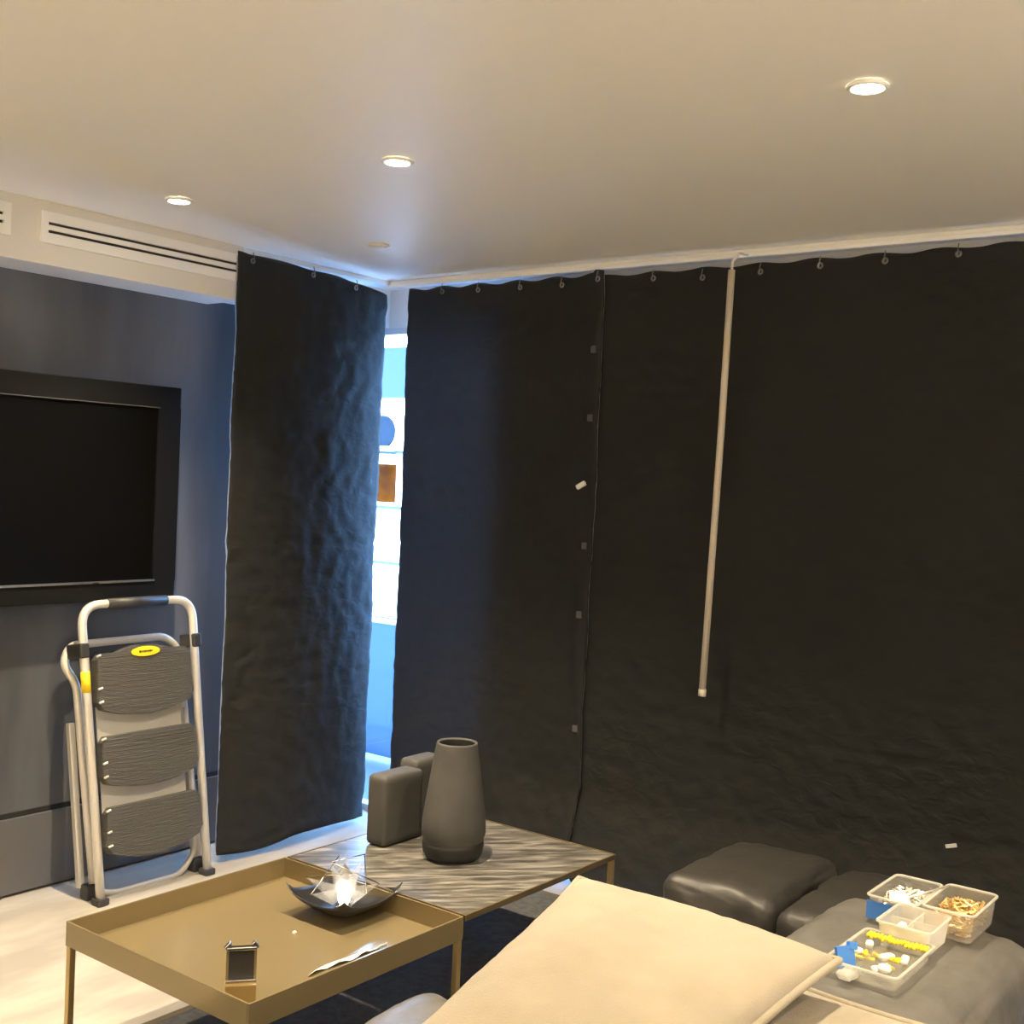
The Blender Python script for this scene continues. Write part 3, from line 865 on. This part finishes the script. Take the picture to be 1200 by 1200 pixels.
# back left: clear tub with a blue end label
c1 = (2.865, .945, AZ)
b1 = open_box('plastic_box', 'clear tub with a blue side, furthest left of the boxes on the arm', c1, .20, .112, .058, M['clear'])
bm = bx(-.1025, -.02, .004, -.0995, .057, .046)
o = obj('blue_label', bm, M['blue_box'], b1); o['label'] = 'blue printed end label'
heap('screws', 'mixed pale screws and nails inside the clear tub with the blue side', 'screws', (2.865, .945, AZ + .003), .168, .084, .046, 400, M['zinc'], seed=3)
mt = Matrix.Rotation(math.radians(20), 4, 'Z') @ Matrix.Rotation(math.radians(4), 4, 'Y')
tag(obj('tack_card', bx(-.05, -.022, 0, .05, .022, .004, bev=.001, mtx=mt), M['white_plastic'], loc=(2.82, .945, AZ + .047)), 'white card lying on the screws in the blue-sided tub', 'card')
tag(obj('long_nail', tube(bmesh.new(), [(2.80, .915, AZ + .063), (2.925, .865, AZ + .072)], .0026, 8), M['zinc'], smooth=True), 'long nail laid across the rim of the blue-sided tub', 'nail')
# back right: clear tub of brass hooks
c2 = (2.862, .815, AZ)
b2 = open_box('plastic_box', 'clear tub full of brass hooks, furthest right of the boxes', c2, .195, .112, .066, M['clear'])
heap('brass_hooks', 'heap of small brass hooks in the right-hand clear tub', 'hooks', (2.862, .815, AZ + .003), .164, .082, .056, 500, M['brass_small'], seed=8)
# middle: frosted tub with compartments
c3 = (2.690, .865, AZ)
b3 = open_box('plastic_box', 'cloudy white compartment tub in the middle of the group of boxes', c3, .145, .118, .055, M['frost'])
obj('divider', bx(-.068, -.0015, .003, .068, .0015, .050), M['frost'], b3)
obj('divider', bx(-.0015, -.053, .003, .0015, .053, .050), M['frost'], b3)
rnd = random.Random(4)
for k in range(7):  # small white plastic caps heaped in the tub
    bm = puffbox(.012, .009, .007, .0055, 3, .001)
    tag(obj('plastic_cap', bm, M['white_plastic'], smooth=True, loc=(2.69 + rnd.uniform(-.048, -.014) , .865 + rnd.choice((-1, 1)) * rnd.uniform(.014, .042), AZ + .012 + .0045 * k)),
        'white plastic cap heaped in the cloudy compartment tub', 'button', group='white caps in the cloudy tub')
# front: shallow hinged organiser, yellow plugs, white hooks, blue tape
c4 = (2.505, .872, AZ)
b4 = open_box('organiser_box', 'shallow clear organiser nearest the beige cushion, holding yellow plugs', c4, .235, .150, .030, M['clear'], wall=.0025)
for x in (-.045, .035):
    obj('divider', bx(x - .001, -.07, .003, x + .001, .07, .026), M['clear'], b4)
obj('divider', bx(-.112, .018, .003, .112, .020, .026), M['clear'], b4)
rnd = random.Random(12)
for k in range(16):
    y = .872 + .062 - .0085 * k
    x = 2.505 + .098 + rnd.uniform(-.004, .004)
    bm = bmesh.new(); lathe(bm, [(.0035, -.012), (.0042, -.008), (.0036, .008), (.0048, .011), (.004, .012)], 8)
    mt = Matrix.Rotation(PI / 2 + rnd.uniform(-.15, .15), 4, 'Y')
    for v in bm.verts: v.co = mt @ v.co
    tag(obj('wall_plug', bm, M['yellow_plug'], smooth=True, loc=(x, y, AZ + .024 + rnd.uniform(0, .004))),
        'yellow wall plug in the row along the back of the organiser', 'wall plug', group='yellow wall plugs in the organiser')
for k in range(8):
    x, y = 2.505 + rnd.uniform(-.03, .03), .872 + rnd.uniform(-.055, .055)
    bm = bmesh.new(); lathe(bm, [(.0035, -.011), (.0042, -.006), (.0036, .008), (.0048, .011)], 8)
    mt = Matrix.Rotation(rnd.uniform(0, 3), 4, 'Z') @ Matrix.Rotation(PI / 2, 4, 'Y')
    for v in bm.verts: v.co = mt @ v.co
    tag(obj('wall_plug', bm, M['yellow_plug'], smooth=True, loc=(x, y, AZ + .010 + .002 * k)),
        'yellow wall plug loose in the middle compartment of the organiser', 'wall plug', group='loose yellow plugs in the organiser')
HK = ((.055, .045, .3, .020, 'white hook in the back right corner of the organiser, touching the yellow plugs'),
      (.01, -.01, -.5, .026, 'long white hook in the very middle of the organiser'),
      (.02, -.045, .2, .028, 'longest white hook, at the front right of the organiser'),
      (-.075, -.02, .9, .020, 'white hook beside the round knob in the organiser'),
      (-.06, .05, -.2, .018, 'short white hook next to the upright blue packet'),
      (.0, .05, 1.2, .016, 'shortest white hook, at the back of the organiser left of the yellow row'))
for x, y, a, l, lab in HK:
    bm = puffbox(l * .7, .0085, .006, .005, 4, .001)
    tag(obj('white_hook', bm, M['white_plastic'], smooth=True, loc=(2.505 + x, .872 + y, AZ + .020)),
        lab, 'hook', group='white hooks in the organiser').rotation_euler = (0, 0, a)
tag(obj('round_knob', lathe(bmesh.new(), [(.006, 0), (.012, .002), (.015, .008), (.012, .014), (.004, .016)], 20), M['white_plastic'], smooth=True, loc=(2.425, .835, AZ + .022)),
    'round white knob at the front of the organiser', 'knob')
mt = Matrix.Rotation(math.radians(-35), 4, 'Z') @ Matrix.Rotation(math.radians(-18), 4, 'X')
t = thing('blue_tape_packet', 'upright blue packet standing in the front left of the organiser', 'packet', (2.425, .915, AZ + .010))
obj('packet', bx(-.021, -.005, 0, .021, .005, .042, bev=.001, mtx=mt), M['blue_tape'], t)
obj('flap', bx(.0, -.006, .037, .021, .006, .052, bev=.001, mtx=mt @ Matrix.Rotation(math.radians(12), 4, 'Y')), M['blue_tape'], t)
tag(obj('cable_clip_bag', puffbox(.034, .014, .007, .006, 6, .002, .003, 3, 40), M['frost'], smooth=True, loc=(2.385, .895, AZ + .016)), 'pale crinkled plastic bag at the organiser front edge', 'bag')
